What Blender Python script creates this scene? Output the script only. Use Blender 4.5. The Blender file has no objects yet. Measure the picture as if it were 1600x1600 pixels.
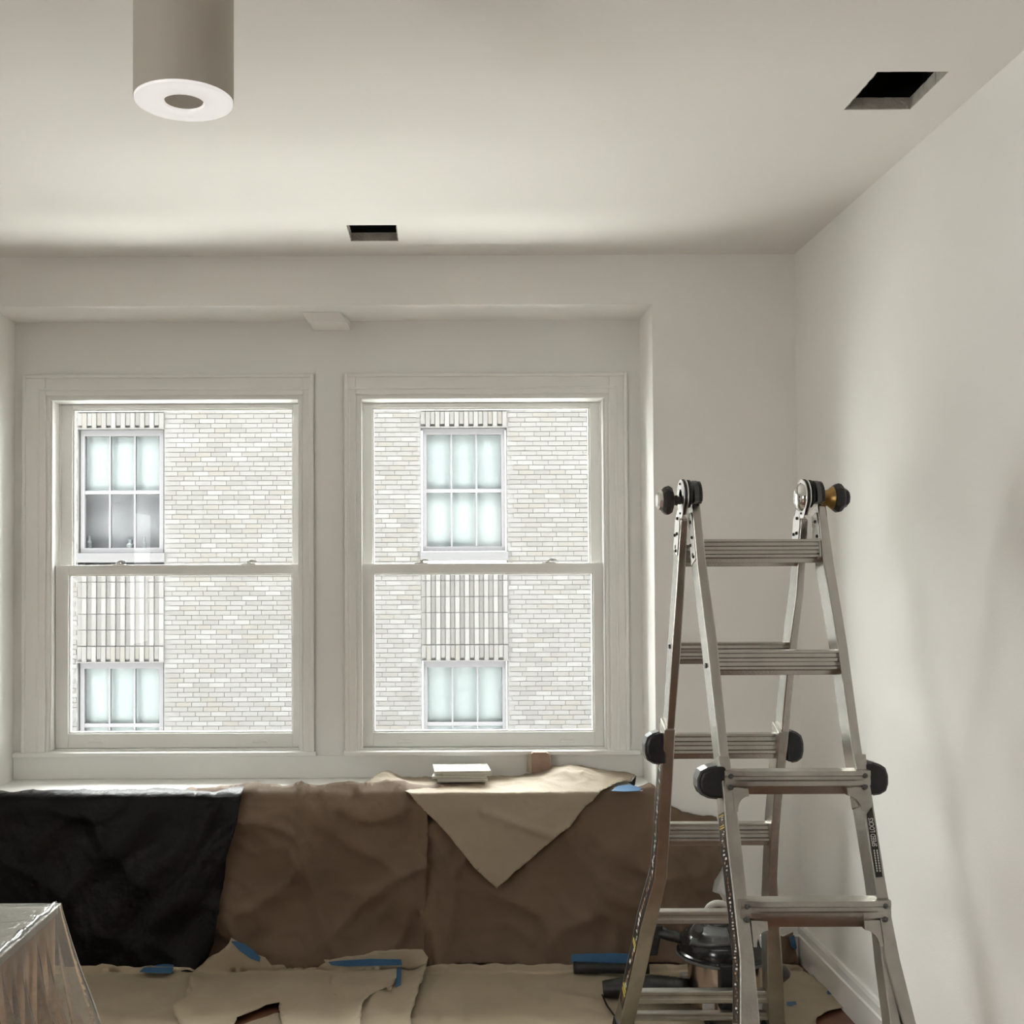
import bpy, bmesh, math, random
from mathutils import Vector, Matrix, noise, geometry
random.seed(7)
sc = bpy.context.scene
C = sc.collection
R = math.radians

# ------------------------------------------------------------------ camera
F = 1750.0                      # focal length in pixels of the 1600 px frame
EYE = Vector((0, 0, 1.523))
PITCH, ROLL = 0.021, 0.0045
_f = Vector((0, math.cos(PITCH), math.sin(PITCH)))
_u0 = Vector((0, -math.sin(PITCH), math.cos(PITCH))); _r0 = Vector((1, 0, 0))
_r = _r0 * math.cos(ROLL) - _u0 * math.sin(ROLL)
_u = _u0 * math.cos(ROLL) + _r0 * math.sin(ROLL)
SHX = (800 - 689) / 1600
SHY = (89 - F * math.tan(PITCH)) / 1600
cam = bpy.data.objects.new('camera', bpy.data.cameras.new('camera')); C.objects.link(cam)
cam.matrix_world = Matrix(((_r.x, _u.x, -_f.x, EYE.x), (_r.y, _u.y, -_f.y, EYE.y), (_r.z, _u.z, -_f.z, EYE.z), (0, 0, 0, 1)))
cam.data.sensor_width = 36; cam.data.lens = F / 1600 * 36
cam.data.shift_x = SHX; cam.data.shift_y = SHY
cam.data.clip_start = 0.05; cam.data.clip_end = 200
sc.camera = cam

def ray(px, py):
    x = (px - 800 + SHX * 1600) / F
    y = (800 + SHY * 1600 - py) / F
    return (_f + _r * x + _u * y)
def atY(px, py, Y): d = ray(px, py); return EYE + d * ((Y - EYE.y) / d.y)
def atX(px, py, X): d = ray(px, py); return EYE + d * ((X - EYE.x) / d.x)
def atZ(px, py, Z): d = ray(px, py); return EYE + d * ((Z - EYE.z) / d.z)
def atP(px, py, p0, n):
    d = ray(px, py); return EYE + d * ((p0 - EYE).dot(n) / d.dot(n))

# ------------------------------------------------------------------ light
sc.view_settings.view_transform = 'Standard'; sc.view_settings.look = 'None'
sc.view_settings.gamma = 1; sc.view_settings.use_curve_mapping = False
sc.view_settings.exposure = -0.04
sc.cycles.use_denoising = True
sc.cycles.max_bounces = 14; sc.cycles.diffuse_bounces = 8; sc.cycles.transparent_max_bounces = 12
SKY = 36.0
w = bpy.data.worlds.new('overcast_sky'); sc.world = w; w.use_nodes = True
bg = w.node_tree.nodes['Background']; nt_ = w.node_tree
_tc = nt_.nodes.new('ShaderNodeTexCoord'); _sx = nt_.nodes.new('ShaderNodeSeparateXYZ'); nt_.links.new(_tc.outputs['Generated'], _sx.inputs[0])
_mx = nt_.nodes.new('ShaderNodeMath'); _mx.operation = 'MAXIMUM'; _mx.inputs[1].default_value = 0; nt_.links.new(_sx.outputs['Z'], _mx.inputs[0])
_ma = nt_.nodes.new('ShaderNodeMath'); _ma.operation = 'MULTIPLY_ADD'; _ma.inputs[1].default_value = SKY * 2 / 3; _ma.inputs[2].default_value = SKY / 3
nt_.links.new(_mx.outputs[0], _ma.inputs[0]); nt_.links.new(_ma.outputs[0], bg.inputs[1])   # overcast sky: zenith three times the horizon
bg.inputs[0].default_value = (1.0, 0.995, 0.96, 1)
def portal(loc, rot, sx, sy):
    l = bpy.data.lights.new('sky_portal', 'AREA'); l.shape = 'RECTANGLE'; l.size = sx; l.size_y = sy
    l.cycles.is_portal = True
    o = bpy.data.objects.new('sky_portal', l); C.objects.link(o); o.location = loc; o.rotation_euler = rot
sun = bpy.data.lights.new('sun', 'SUN'); sun.energy = 100; sun.angle = R(4); sun.color = (1, .985, .95)
so = bpy.data.objects.new('sun', sun); C.objects.link(so)       # added to light the bounce roof; runs along the gap, misses both facades
so.rotation_euler = Vector((-.60, -.02, -.80)).to_track_quat('-Z', 'Y').to_euler()
YB, YW, YE = 4.36, 4.64, 4.90           # wall plane, window wall plane, outside face
XR, XL, YF, H = 1.391, -2.6, -2.6, 2.75
RX0, RX1, RZ0, RZ1 = -1.768, 0.830, 0.663, 2.555     # the window recess
W1 = (-1.633, -0.573); W2 = (-0.348, 0.695); WZ = (0.773, 2.240)
LW = (-1.25, 0.05, 0.85, 2.05)              # unseen opening added in the left wall to light the room: y0,y1,z0,z1
for a, b in (W1, W2):
    portal(((a + b) / 2, YE + .03, (WZ[0] + WZ[1]) / 2), (R(-90), 0, 0), b - a, WZ[1] - WZ[0])
portal((XL - .22, (LW[0] + LW[1]) / 2, (LW[2] + LW[3]) / 2), (0, R(-90), 0), LW[3] - LW[2], LW[1] - LW[0])

# ------------------------------------------------------------------ materials
def mat(name, col, rough=.6, metal=0, spec=.5, bump=0, bscale=60, var=0, vscale=4, emit=None, estr=0, detail=3, aniso=None):
    m = bpy.data.materials.new(name); m.use_nodes = True
    nt = m.node_tree; b = nt.nodes['Principled BSDF']
    b.inputs['Base Color'].default_value = (*col, 1); b.inputs['Roughness'].default_value = rough
    b.inputs['Metallic'].default_value = metal; b.inputs['Specular IOR Level'].default_value = spec
    tc = nt.nodes.new('ShaderNodeTexCoord')
    if var:
        n = nt.nodes.new('ShaderNodeTexNoise'); n.inputs['Scale'].default_value = vscale; n.inputs['Detail'].default_value = 5
        nt.links.new(tc.outputs['Object'], n.inputs['Vector'])
        r = nt.nodes.new('ShaderNodeValToRGB')
        r.color_ramp.elements[0].position = .3; r.color_ramp.elements[1].position = .7
        r.color_ramp.elements[0].color = (*[c * (1 - var) for c in col], 1)
        r.color_ramp.elements[1].color = (*[min(1, c * (1 + var)) for c in col], 1)
        nt.links.new(n.outputs['Fac'], r.inputs['Fac']); nt.links.new(r.outputs['Color'], b.inputs['Base Color'])
    if bump:
        n = nt.nodes.new('ShaderNodeTexNoise'); n.inputs['Scale'].default_value = bscale; n.inputs['Detail'].default_value = detail
        nt.links.new(tc.outputs['Object'], n.inputs['Vector'])
        bp = nt.nodes.new('ShaderNodeBump'); bp.inputs['Strength'].default_value = bump; bp.inputs['Distance'].default_value = .01
        nt.links.new(n.outputs['Fac'], bp.inputs['Height']); nt.links.new(bp.outputs['Normal'], b.inputs['Normal'])
    if emit:
        b.inputs['Emission Color'].default_value = (*emit, 1); b.inputs['Emission Strength'].default_value = estr
    return m
M = {}
M['wall'] = mat('wall_paint', (.85, .843, .818), .75, bump=.05, bscale=160, var=.012, vscale=2)
M['wall_dark'] = mat('darkened_front_wall', (.12, .11, .10), .6)  # unseen wall darkened so the ladder fronts reflect less light
M['ceil'] = mat('ceiling_paint', (.79, .778, .75), .85, bump=.04, bscale=160)
M['trim'] = mat('trim_paint', (.85, .85, .828), .45, bump=.02, bscale=90)
M['wood_floor'] = mat('hardwood', (.13, .055, .03), .35, var=.3, vscale=14)
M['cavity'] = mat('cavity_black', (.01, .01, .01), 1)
M['gyps'] = mat('cut_drywall', (.42, .40, .35), .95, bump=.4, bscale=120, var=.15, vscale=30)
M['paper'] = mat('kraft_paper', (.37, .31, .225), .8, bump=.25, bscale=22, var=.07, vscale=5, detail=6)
M['paper_hang'] = mat('shaded_masking_paper', (.145, .096, .062), .8, bump=.3, bscale=16, var=.10, vscale=4, detail=6)  # darker copy of the floor paper: dim light on it put into colour
M['kraft'] = mat('pale_kraft_paper', (.33, .27, .20), .75, bump=.2, bscale=30, var=.05, vscale=8)
M['blackplastic'] = mat('black_plastic', (.003, .003, .0035), .5, spec=.22, bump=.5, bscale=35, detail=6)
M['tape'] = mat('blue_tape', (.04, .125, .26), .7, bump=.3, bscale=120)
M['alu'] = mat('aluminium', (.50, .485, .445), .26, 1, bump=.03, bscale=200, var=.06, vscale=20)
M['alu_worn'] = mat('worn_aluminium', (.43, .415, .375), .36, 1, bump=.12, bscale=90, var=.14, vscale=14)
M['steel'] = mat('zinc_steel', (.82, .81, .78), .28, 1)
M['chrome'] = mat('polished_steel', (.75, .75, .73), .08, 1)
M['black'] = mat('black_rubber', (.012, .012, .012), .45, bump=.1, bscale=80)
M['blackgloss'] = mat('black_gloss_plastic', (.012, .012, .013), .16)
M['greyplastic'] = mat('grey_plastic', (.075, .078, .078), .28)
M['lgrey'] = mat('light_grey_plastic', (.55, .55, .53), .4)
M['brass'] = mat('yellow_zinc', (.30, .19, .065), .35, 1)
M['sticker'] = mat('black_label', (.014, .011, .010), .4)
M['print'] = mat('white_print', (.60, .58, .54), .5)
M['yprint'] = mat('yellow_print', (.60, .47, .06), .5)
M['rprint'] = mat('brown_print', (.22, .12, .06), .5)
M['tile'] = mat('white_ceramic', (.88, .87, .82), .25)
M['tileside'] = mat('tile_body', (.50, .48, .42), .8, bump=.2, bscale=80)
M['lampbody'] = mat('fixture_paint', (.50, .475, .41), .6, bump=.04, bscale=150)
M['lens'] = mat('lamp_lens', (.85, .85, .85), .25, emit=(1, .99, .96), estr=.5)
M['scrap'] = mat('brown_cardboard', (.30, .20, .15), .7, var=.15, vscale=30)
M['cabinet'] = mat('brown_cabinet', (.50, .33, .20), .5, var=.15, vscale=6)
M['cabinet_top'] = mat('pale_top', (.58, .55, .48), .4)  # paler than the body: window sheen on the film put into the colour
M['tank'] = mat('stainless_tank', (.75, .60, .52), .22, 1)  # steel tinted warm: the brown paper's reflection put into its colour
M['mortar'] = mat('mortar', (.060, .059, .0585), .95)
FK = .0705            # brick darkened well below its real tone to offset the strong outdoor light
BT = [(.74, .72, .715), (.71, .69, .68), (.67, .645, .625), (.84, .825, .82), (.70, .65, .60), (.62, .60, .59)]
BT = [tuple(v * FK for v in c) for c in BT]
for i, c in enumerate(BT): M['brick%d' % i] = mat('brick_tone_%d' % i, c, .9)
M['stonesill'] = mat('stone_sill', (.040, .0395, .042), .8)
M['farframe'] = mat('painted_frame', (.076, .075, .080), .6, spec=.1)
M['blind'] = mat('white_blind', (.155, .166, .175), .8)  # darkened far below white, like the brick, to offset the outdoor light
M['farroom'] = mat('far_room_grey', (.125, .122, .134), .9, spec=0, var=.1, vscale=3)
M['bounce_roof'] = mat('white_bounce_roof', (.78, .77, .74), .9)
M['street'] = mat('street', (.12, .12, .12), .9)
def glass(name, fac, tint=(1, 1, 1), rough=.0):
    m = bpy.data.materials.new(name); m.use_nodes = True; nt = m.node_tree; nt.nodes.clear()
    o = nt.nodes.new('ShaderNodeOutputMaterial'); mx = nt.nodes.new('ShaderNodeMixShader')
    t = nt.nodes.new('ShaderNodeBsdfTransparent'); t.inputs[0].default_value = (*tint, 1)
    g = nt.nodes.new('ShaderNodeBsdfGlossy'); g.inputs['Roughness'].default_value = rough
    fr = nt.nodes.new('ShaderNodeFresnel'); fr.inputs[0].default_value = 1.22
    nt.links.new(fr.outputs[0], mx.inputs[0]); nt.links.new(t.outputs[0], mx.inputs[1]); nt.links.new(g.outputs[0], mx.inputs[2])
    nt.links.new(mx.outputs[0], o.inputs[0]); return m
M['glass'] = glass('window_glass', .05, (.97, .985, .98), .02)
def clear_film():
    m = bpy.data.materials.new('clear_film'); m.use_nodes = True; nt = m.node_tree; nt.nodes.clear()
    o = nt.nodes.new('ShaderNodeOutputMaterial'); a = nt.nodes.new('ShaderNodeMixShader'); b = nt.nodes.new('ShaderNodeMixShader')
    t = nt.nodes.new('ShaderNodeBsdfTransparent'); t.inputs[0].default_value = (.96, .96, .95, 1)
    d = nt.nodes.new('ShaderNodeBsdfDiffuse'); d.inputs[0].default_value = (.80, .79, .75, 1)
    g = nt.nodes.new('ShaderNodeBsdfGlossy'); g.inputs['Roughness'].default_value = .16
    tc = nt.nodes.new('ShaderNodeTexCoord'); n = nt.nodes.new('ShaderNodeTexNoise'); n.inputs['Scale'].default_value = 30; n.inputs['Detail'].default_value = 4
    bp = nt.nodes.new('ShaderNodeBump'); bp.inputs['Strength'].default_value = .5; bp.inputs['Distance'].default_value = .01
    nt.links.new(tc.outputs['Object'], n.inputs['Vector']); nt.links.new(n.outputs['Fac'], bp.inputs['Height'])
    nt.links.new(bp.outputs['Normal'], g.inputs['Normal'])
    fr = nt.nodes.new('ShaderNodeFresnel'); fr.inputs[0].default_value = 1.5
    mm = nt.nodes.new('ShaderNodeMath'); mm.operation = 'MULTIPLY_ADD'; mm.inputs[1].default_value = 1.0; mm.inputs[2].default_value = .05
    nt.links.new(fr.outputs[0], mm.inputs[0])
    a.inputs[0].default_value = .15
    nt.links.new(t.outputs[0], a.inputs[1]); nt.links.new(d.outputs[0], a.inputs[2])
    nt.links.new(mm.outputs[0], b.inputs[0]); nt.links.new(a.outputs[0], b.inputs[1]); nt.links.new(g.outputs[0], b.inputs[2])
    nt.links.new(b.outputs[0], o.inputs[0]); return m
M['film'] = clear_film()

# ------------------------------------------------------------------ mesh helpers
class MB:
    def __init__(s): s.v = []; s.f = []; s.mi = []
    def add(s, vs, fs, mi=0):
        b = len(s.v); s.v += [Vector(p) for p in vs]; s.f += [tuple(b + i for i in f) for f in fs]; s.mi += [mi] * len(fs); return s
    def hexa(s, a, b, mi=0):        # two quads (4 pts each), same winding
        return s.add(list(a) + list(b), [(3, 2, 1, 0), (4, 5, 6, 7), (0, 1, 5, 4), (1, 2, 6, 5), (2, 3, 7, 6), (3, 0, 4, 7)], mi)
    def box(s, x0, x1, y0, y1, z0, z1, mi=0):
        return s.hexa([(x0, y0, z0), (x1, y0, z0), (x1, y1, z0), (x0, y1, z0)], [(x0, y0, z1), (x1, y0, z1), (x1, y1, z1), (x0, y1, z1)], mi)
    def rbox(s, mtx, sx, sy, sz, mi=0):
        p = [mtx @ Vector((x * sx / 2, y * sy / 2, z * sz / 2)) for z in (-1, 1) for x, y in ((-1, -1), (1, -1), (1, 1), (-1, 1))]
        return s.hexa(p[:4], p[4:], mi)
    def cyl(s, p0, p1, r0, r1=None, n=24, mi=0):
        return s.lathe(p0, p1, [(0, r0), (1, r0 if r1 is None else r1)], n, mi)
    def lathe(s, p0, p1, prof, n=24, mi=0, caps=True):   # prof: (t along axis 0..1, radius)
        p0 = Vector(p0); p1 = Vector(p1); ax = p1 - p0; q = ax.to_track_quat('Z', 'Y')
        vs = []
        for t, r in prof:
            c = p0 + ax * t
            vs += [c + q @ Vector((r * math.cos(2 * math.pi * k / n), r * math.sin(2 * math.pi * k / n), 0)) for k in range(n)]
        fs = [(i * n + k, i * n + (k + 1) % n, (i + 1) * n + (k + 1) % n, (i + 1) * n + k) for i in range(len(prof) - 1) for k in range(n)]
        if caps: fs += [tuple(range(n - 1, -1, -1)), tuple((len(prof) - 1) * n + k for k in range(n))]
        return s.add(vs, fs, mi)
    def prism(s, poly, d, mi=0):     # closed polygon of 3D points, extruded by d
        n = len(poly); d = Vector(d); p = [Vector(q) for q in poly]
        return s.add(p + [q + d for q in p], [tuple(range(n - 1, -1, -1)), tuple(range(n, 2 * n))] + [(i, (i + 1) % n, n + (i + 1) % n, n + i) for i in range(n)], mi)
    def tube(s, pts, r, n=10, mi=0, rfun=None):
        pts = [Vector(p) for p in pts]; vs = []
        for i, p in enumerate(pts):
            t = (pts[min(i + 1, len(pts) - 1)] - pts[max(i - 1, 0)]).normalized(); q = t.to_track_quat('Z', 'Y')
            rr = rfun(i / (len(pts) - 1)) if rfun else r
            vs += [p + q @ Vector((rr * math.cos(2 * math.pi * k / n), rr * math.sin(2 * math.pi * k / n), 0)) for k in range(n)]
        fs = [(i * n + k, i * n + (k + 1) % n, (i + 1) * n + (k + 1) % n, (i + 1) * n + k) for i in range(len(pts) - 1) for k in range(n)]
        fs += [tuple(range(n - 1, -1, -1)), tuple((len(pts) - 1) * n + k for k in range(n))]
        return s.add(vs, fs, mi)
    def build(s, name, mats, parent=None, smooth=False, bevel=0, kind=None, recalc=True, solid=0):
        if not isinstance(mats, (list, tuple)): mats = [mats]
        org = Vector((0, 0, 0)); p = parent
        while p is not None: org += p.location; p = p.parent
        own = Vector((0, 0, 0))
        if parent is None and s.v:
            mn = Vector([min(v[k] for v in s.v) for k in range(3)]); mx = Vector([max(v[k] for v in s.v) for k in range(3)])
            own = Vector(((mn.x + mx.x) / 2, (mn.y + mx.y) / 2, mn.z)); org = own
        me = bpy.data.meshes.new(name); me.from_pydata([v - org for v in s.v], [], s.f)
        for m in mats: me.materials.append(m)
        me.polygons.foreach_set('material_index', s.mi)
        if recalc:
            bm = bmesh.new(); bm.from_mesh(me); bmesh.ops.recalc_face_normals(bm, faces=bm.faces); bm.to_mesh(me); bm.free()
        if smooth: me.shade_smooth() if hasattr(me, 'shade_smooth') else me.polygons.foreach_set('use_smooth', [True] * len(me.polygons))
        me.update()
        o = bpy.data.objects.new(name, me); C.objects.link(o); o.parent = parent
        if parent is None: o.location = own
        if smooth == 'auto' or (smooth and smooth != 'full'):
            try: me.set_sharp_from_angle(angle=R(38))
            except Exception: pass
        if bevel:
            b = o.modifiers.new('bevel', 'BEVEL'); b.width = bevel; b.segments = 2; b.limit_method = 'ANGLE'; b.angle_limit = R(40)
        if solid:
            b = o.modifiers.new('thickness', 'SOLIDIFY'); b.thickness = solid; b.offset = 0
        if kind: o['kind'] = kind
        return o
def empty(name, loc, label=None, cat=None, group=None):
    o = bpy.data.objects.new(name, None); C.objects.link(o); o.location = loc; o.empty_display_size = .1
    if label: tag(o, label, cat, group)
    return o
def tag(o, label, cat, group=None):
    o['label'] = label; o['category'] = cat
    if group: o['group'] = group
    return o

def grid_boxes(mb, xs, zs, holes, y0, y1, axis='y'):
    for i in range(len(xs) - 1):
        for j in range(len(zs) - 1):
            cx = (xs[i] + xs[i + 1]) / 2; cz = (zs[j] + zs[j + 1]) / 2
            if any(h[0] < cx < h[1] and h[2] < cz < h[3] for h in holes): continue
            if axis == 'y': mb.box(xs[i], xs[i + 1], y0, y1, zs[j], zs[j + 1])
            elif axis == 'x': mb.box(y0, y1, xs[i], xs[i + 1], zs[j], zs[j + 1])
            else: mb.box(xs[i], xs[i + 1], zs[j], zs[j + 1], y0, y1)
    return mb

# ------------------------------------------------------------------ room shell
S = 'structure'
MB().box(XL - .2, XR + .2, YF - .2, YB + .1, -.12, 0).build('floor', M['wood_floor'], kind=S)
HO1 = (-.333, -.153, 3.97, 4.165); HO2 = (1.086, 1.265, 2.751, 2.982)
HTOP = H + .20
ceil = grid_boxes(MB(), [XL, HO1[0], HO1[1], HO2[0], HO2[1], XR], [YF, HO2[2], HO2[3], HO1[2], HO1[3], YB],
                  [HO1, HO2], H, H + .032, 'z').build('ceiling', M['ceil'], kind=S)
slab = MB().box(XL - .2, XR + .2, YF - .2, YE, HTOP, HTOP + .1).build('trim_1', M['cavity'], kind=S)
for h in (HO1, HO2):   # cut drywall edge and dark cavity of each opening
    e = MB(); x0, x1, y0, y1 = h; t = .003; zb, zt = H + .001, H + .032
    def wob(): return random.uniform(-.0012, .0012)
    for (a, b, c, d) in ((x0, x0 + t, y0, y1), (x1 - t, x1, y0, y1), (x0, x1, y0, y0 + t), (x0, x1, y1 - t, y1)):
        n = 10
        for k in range(n):
            if b - a > d - c: e.box(a + (b - a) * k / n, a + (b - a) * (k + 1) / n, c + wob(), d + wob(), zb, zt)
            else: e.box(a + wob(), b + wob(), c + (d - c) * k / n, c + (d - c) * (k + 1) / n, zb, zt)
    e.build('cut_edge', M['gyps'], ceil)
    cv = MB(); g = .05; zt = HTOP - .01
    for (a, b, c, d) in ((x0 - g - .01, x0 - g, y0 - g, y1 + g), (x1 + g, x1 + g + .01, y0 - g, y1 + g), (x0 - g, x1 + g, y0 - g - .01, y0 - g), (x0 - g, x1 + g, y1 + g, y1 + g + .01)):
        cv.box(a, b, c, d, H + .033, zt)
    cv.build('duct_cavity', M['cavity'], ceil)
# back wall with the recess
wb = MB()
wb.box(RX1, XR + .2, YB, YE, 0, HTOP)
wb.box(XL - .2, RX0, YB, YE, 0, HTOP)
wb.box(RX0, RX1, YB, YE, RZ1, HTOP)
wb.box(RX0, RX1, YB, YE, -.0, RZ0 - .02)
wb = wb.build('wall_back', M['wall'], kind=S)
MB().box(XR, XR + .2, YF, YB, 0, HTOP).build('wall_right', M['wall'], kind=S)
grid_boxes(MB(), [YF, LW[0], LW[1], YB], [0, LW[2], LW[3], HTOP], [LW], XL - .2, XL, 'x').build('wall_left', M['wall'], kind=S)
MB().box(XL - .2, XR + .2, YF - .2, YF, 0, HTOP).build('wall_front', M['wall_dark'], kind=S)
MB().box(RX0 + .001, RX1 - .001, YB - .004, YW, RZ0 - .02, RZ0).build('window_sill', M['trim'], kind=S, bevel=.003)
# window wall inside the recess
ww = grid_boxes(MB(), [RX0, W1[0], W1[1], W2[0], W2[1], RX1], [RZ0, WZ[0], WZ[1], RZ1],
                [(W1[0], W1[1], WZ[0], WZ[1]), (W2[0], W2[1], WZ[0], WZ[1])], YW, YE - .002).build('wall_window', M['trim'], kind=S)
# casing boards
def casing(n, w, xo0, xo1):
    c = MB(); zt = atY(300, 586, YW).z; t = .012
    y0, y1 = YW - t, YW + .001
    c.box(xo0, w[0] - .004, y0, y1, WZ[0], zt); c.box(w[1] + .004, xo1, y0, y1, WZ[0], zt); c.box(w[0] - .004, w[1] + .004, y0, y1, WZ[1] + .008, zt)
    bb = .014                                   # raised back band and inner bead
    c.box(xo0, xo0 + bb, y0 - .009, y1, WZ[0], zt); c.box(xo1 - bb, xo1, y0 - .009, y1, WZ[0], zt); c.box(xo0 + bb, xo1 - bb, y0 - .009, y1, zt - bb, zt)
    b2 = .010; o = .028
    c.box(w[0] - o - b2, w[0] - o, y0 - .004, y1, WZ[0], WZ[1] + o + b2); c.box(w[1] + o, w[1] + o + b2, y0 - .004, y1, WZ[0], WZ[1] + o + b2)
    c.box(w[0] - o, w[1] + o, y0 - .004, y1, WZ[1] + o, WZ[1] + o + b2)
    c.build('trim_%d' % n, M['trim'], kind=S, bevel=.003)
X = lambda px: atY(px, 900, YW).x
casing(2, W1, X(36), X(491)); casing(3, W2, X(539), X(981))
st = MB()
st.box(X(24), X(494), YW - .032, YW + .001, WZ[0] - .016, WZ[0] + .002); st.box(X(537), X(997), YW - .032, YW + .001, WZ[0] - .016, WZ[0] + .002)
st.build('trim_4', M['trim'], kind=S, bevel=.004)
MB().box(RX0 + .002, RX1 - .002, YW - .010, YW + .001, RZ0 + .001, WZ[0] - .017).build('trim_5', M['trim'], kind=S, bevel=.002)
# dropped bracket at the mullion, under the recess soffit
b0, b1 = X(490), X(549)
MB().prism([(b0 - .03, YW - .17, RZ1), (b0, YW - .001, RZ1), (b0, YW - .001, RZ1 - .04), (b0, YW - .16, RZ1 - .04)], (b1 - b0, 0, 0)).build('trim_6', M['wall'], kind=S, bevel=.003)
# baseboards
def baseboard(name, pts0, pts1, nrm):
    prof = [(0, 0), (.018, 0), (.018, .096), (.022, .100), (.022, .104), (.016, .108), (.016, .134), (.012, .145), (0, .145)]
    p0 = Vector(pts0); p1 = Vector(pts1); n = Vector(nrm)
    MB().prism([p0 + n * a + Vector((0, 0, z)) for a, z in prof], p1 - p0).build(name, M['trim'], kind=S)
baseboard('baseboard_right', (XR, YF, .001), (XR, YB, .001), (-1, 0, 0))
baseboard('baseboard_back', (1.0, YB, .001), (XR - .023, YB, .001), (0, -1, 0))

# windows
def window(n, w):
    z0, z1 = WZ; xa, xb = w
    root = bpy.data.objects.new('window_%d' % n, None); C.objects.link(root); root.location = ((xa + xb) / 2, YW, z0); root['kind'] = S
    fr = MB(); J = .012
    fr.box(xa, xa + J, YW - .002, YE - .01, z0, z1); fr.box(xb - J, xb, YW - .002, YE - .01, z0, z1); fr.box(xa + J, xb - J, YW - .002, YE - .01, z1 - .010, z1)
    fr.box(xa + J, xb - J, YW + .03, YE - .01, z0, z0 + .006)
    # side channels with the sash tracks
    for s, x in ((1, xa + J), (-1, xb - J)):
        a = MB()
        for (dx, ya, yb) in ((.008, YW + .005, YW + .030), (.003, YW + .030, YW + .100), (.010, YW + .100, YW + .108), (.003, YW + .108, YW + .16), (.010, YW + .16, YW + .18)):
            a.box(min(x, x + s * dx), max(x, x + s * dx), ya, yb, z0 + .006, z1 - .010)
        a.build('sash_track', M['trim'], root, bevel=.0015)
    fr.build('window_frame', M['trim'], root, bevel=.002)
    def sash(name, x0, x1, za, zb, gx0, gx1, gz0, gz1, y0, th):
        s = MB()
        s.box(x0, gx0, y0, y0 + th, za, zb); s.box(gx1, x1, y0, y0 + th, za, zb)
        s.box(gx0, gx1, y0, y0 + th, za, gz0); s.box(gx0, gx1, y0, y0 + th, gz1, zb)
        b = .006
        for (a, b_, c, d) in ((gx0 - .001, gx0 + b, gz0, gz1), (gx1 - b, gx1 + .001, gz0, gz1), (gx0, gx1, gz0 - .001, gz0 + b), (gx0, gx1, gz1 - b, gz1 + .001)):
            s.box(a, b_, y0 + .010, y0 + th - .010, c, d)
        o = s.build(name, M['trim'], root, bevel=.002)
        MB().box(gx0 + .002, gx1 - .002, y0 + th / 2 - .002, y0 + th / 2 + .002, gz0 + .002, gz1 - .002).build('pane', M['glass'], o)
        return o
    YL, YU = YW + .055, YW + .110
    px = {1: (113, 458, 106.5, 457), 2: (582, 922, 583, 928)}[n]
    U0, U1 = atY(px[0], 750, YU).x, atY(px[1], 750, YU).x
    L0, L1 = atY(px[2], 1020, YL).x, atY(px[3], 1020, YL).x
    zm = atY(500, 881.5, YL).z; lz0 = z0 + .008
    upper = sash('upper_sash', xa + .017, xb - .017, zm - .045, z1 - .012, U0, U1, zm - .005, atY(500, 638, YU).z, YU, .04)
    lower = sash('lower_sash', xa + .017, xb - .017, lz0, zm, L0, L1, atY(500, 1145, YL).z, atY(500, 896.5, YL).z, YL, .045)
    for q in ({1: (150, 407), 2: (633, 886)}[n]):      # lift lips on the bottom rail
        c = atY(q, 1158.5, YL)
        MB().prism([(c.x - .034, YL + .001, c.z - .005), (c.x - .026, YL + .001, c.z + .008), (c.x + .026, YL + .001, c.z + .008), (c.x + .034, YL + .001, c.z - .005)], (0, -.010, 0)).build('sash_lift', M['trim'], lower, bevel=.003)
    for q in ({1: (185, 389), 2: (658, 857)}[n]):      # cam locks on the meeting rail
        c = atY(q, 879, YL + .02); k = MB(); z = zm
        k.box(c.x - .028, c.x + .028, YL + .006, YL + .036, z - .001, z + .005)
        k.cyl((c.x, YL + .022, z + .004), (c.x, YL + .022, z + .014), .011, .009, 16)
        k.prism([(c.x - .004, YL + .014, z + .010), (c.x + .012, YL + .012, z + .017), (c.x + .034, YL + .010, z + .012), (c.x + .034, YL + .020, z + .012), (c.x + .012, YL + .026, z + .017), (c.x - .004, YL + .028, z + .010)], (0, 0, .004))
        k.build('sash_lock', M['lgrey'], lower, bevel=.001)
window(1, W1); window(2, W2)

# ------------------------------------------------------------------ outside
YD = 15.0; sD = YD / F
MB().box(-30, 30, YE + .01, 10.2, -2.5, -2.2).build('bounce_terrace', M['bounce_roof'], kind=S)  # unseen slab added to bounce daylight up to ceiling and soffit
MB().box(-60, 60, YE + .01, 80, -14.2, -14).build('ground', M['street'], kind=S)
eb = grid_boxes(MB(), [-9, XL - .2, XR + .2, 9], [-2.2, -.12, HTOP + .1, 10], [(XL - .2, XR + .2, -.12, HTOP + .1)], YE - .14, YE)
eb.build('wall_exterior', M['mortar'], kind=S)  # unseen, raised high to shade the facade from the sky
fb = empty('brick_building', (0, YD, -14), 'pale brick apartment building across the street with six-pane sash windows', 'building')
XD = lambda px: (px - 689) * sD
ZD = lambda py: EYE.z - (py - 889) * sD
colw = 135 * sD; pitch = 537 * sD; xB = XD(658)
cols = [xB + k * pitch for k in (-2, -1, 0, 1)]
rowp = 365 * sD; zH = ZD(668)
rows = [zH + k * rowp for k in (-1, 0)]        # heads
winh = (880 - 668) * sD
holes = [(x, x + colw, z - winh, z) for x in cols for z in rows]
xs = sorted([-9.5, 6.8] + [x for c in cols for x in (c, c + colw)]); zs = sorted([-14, 5.2] + [z for r_ in rows for z in (r_ - winh, r_)])
grid_boxes(MB(), xs, zs, holes, YD + .012, YD + .35).build('wall', M['mortar'], fb)
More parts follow.
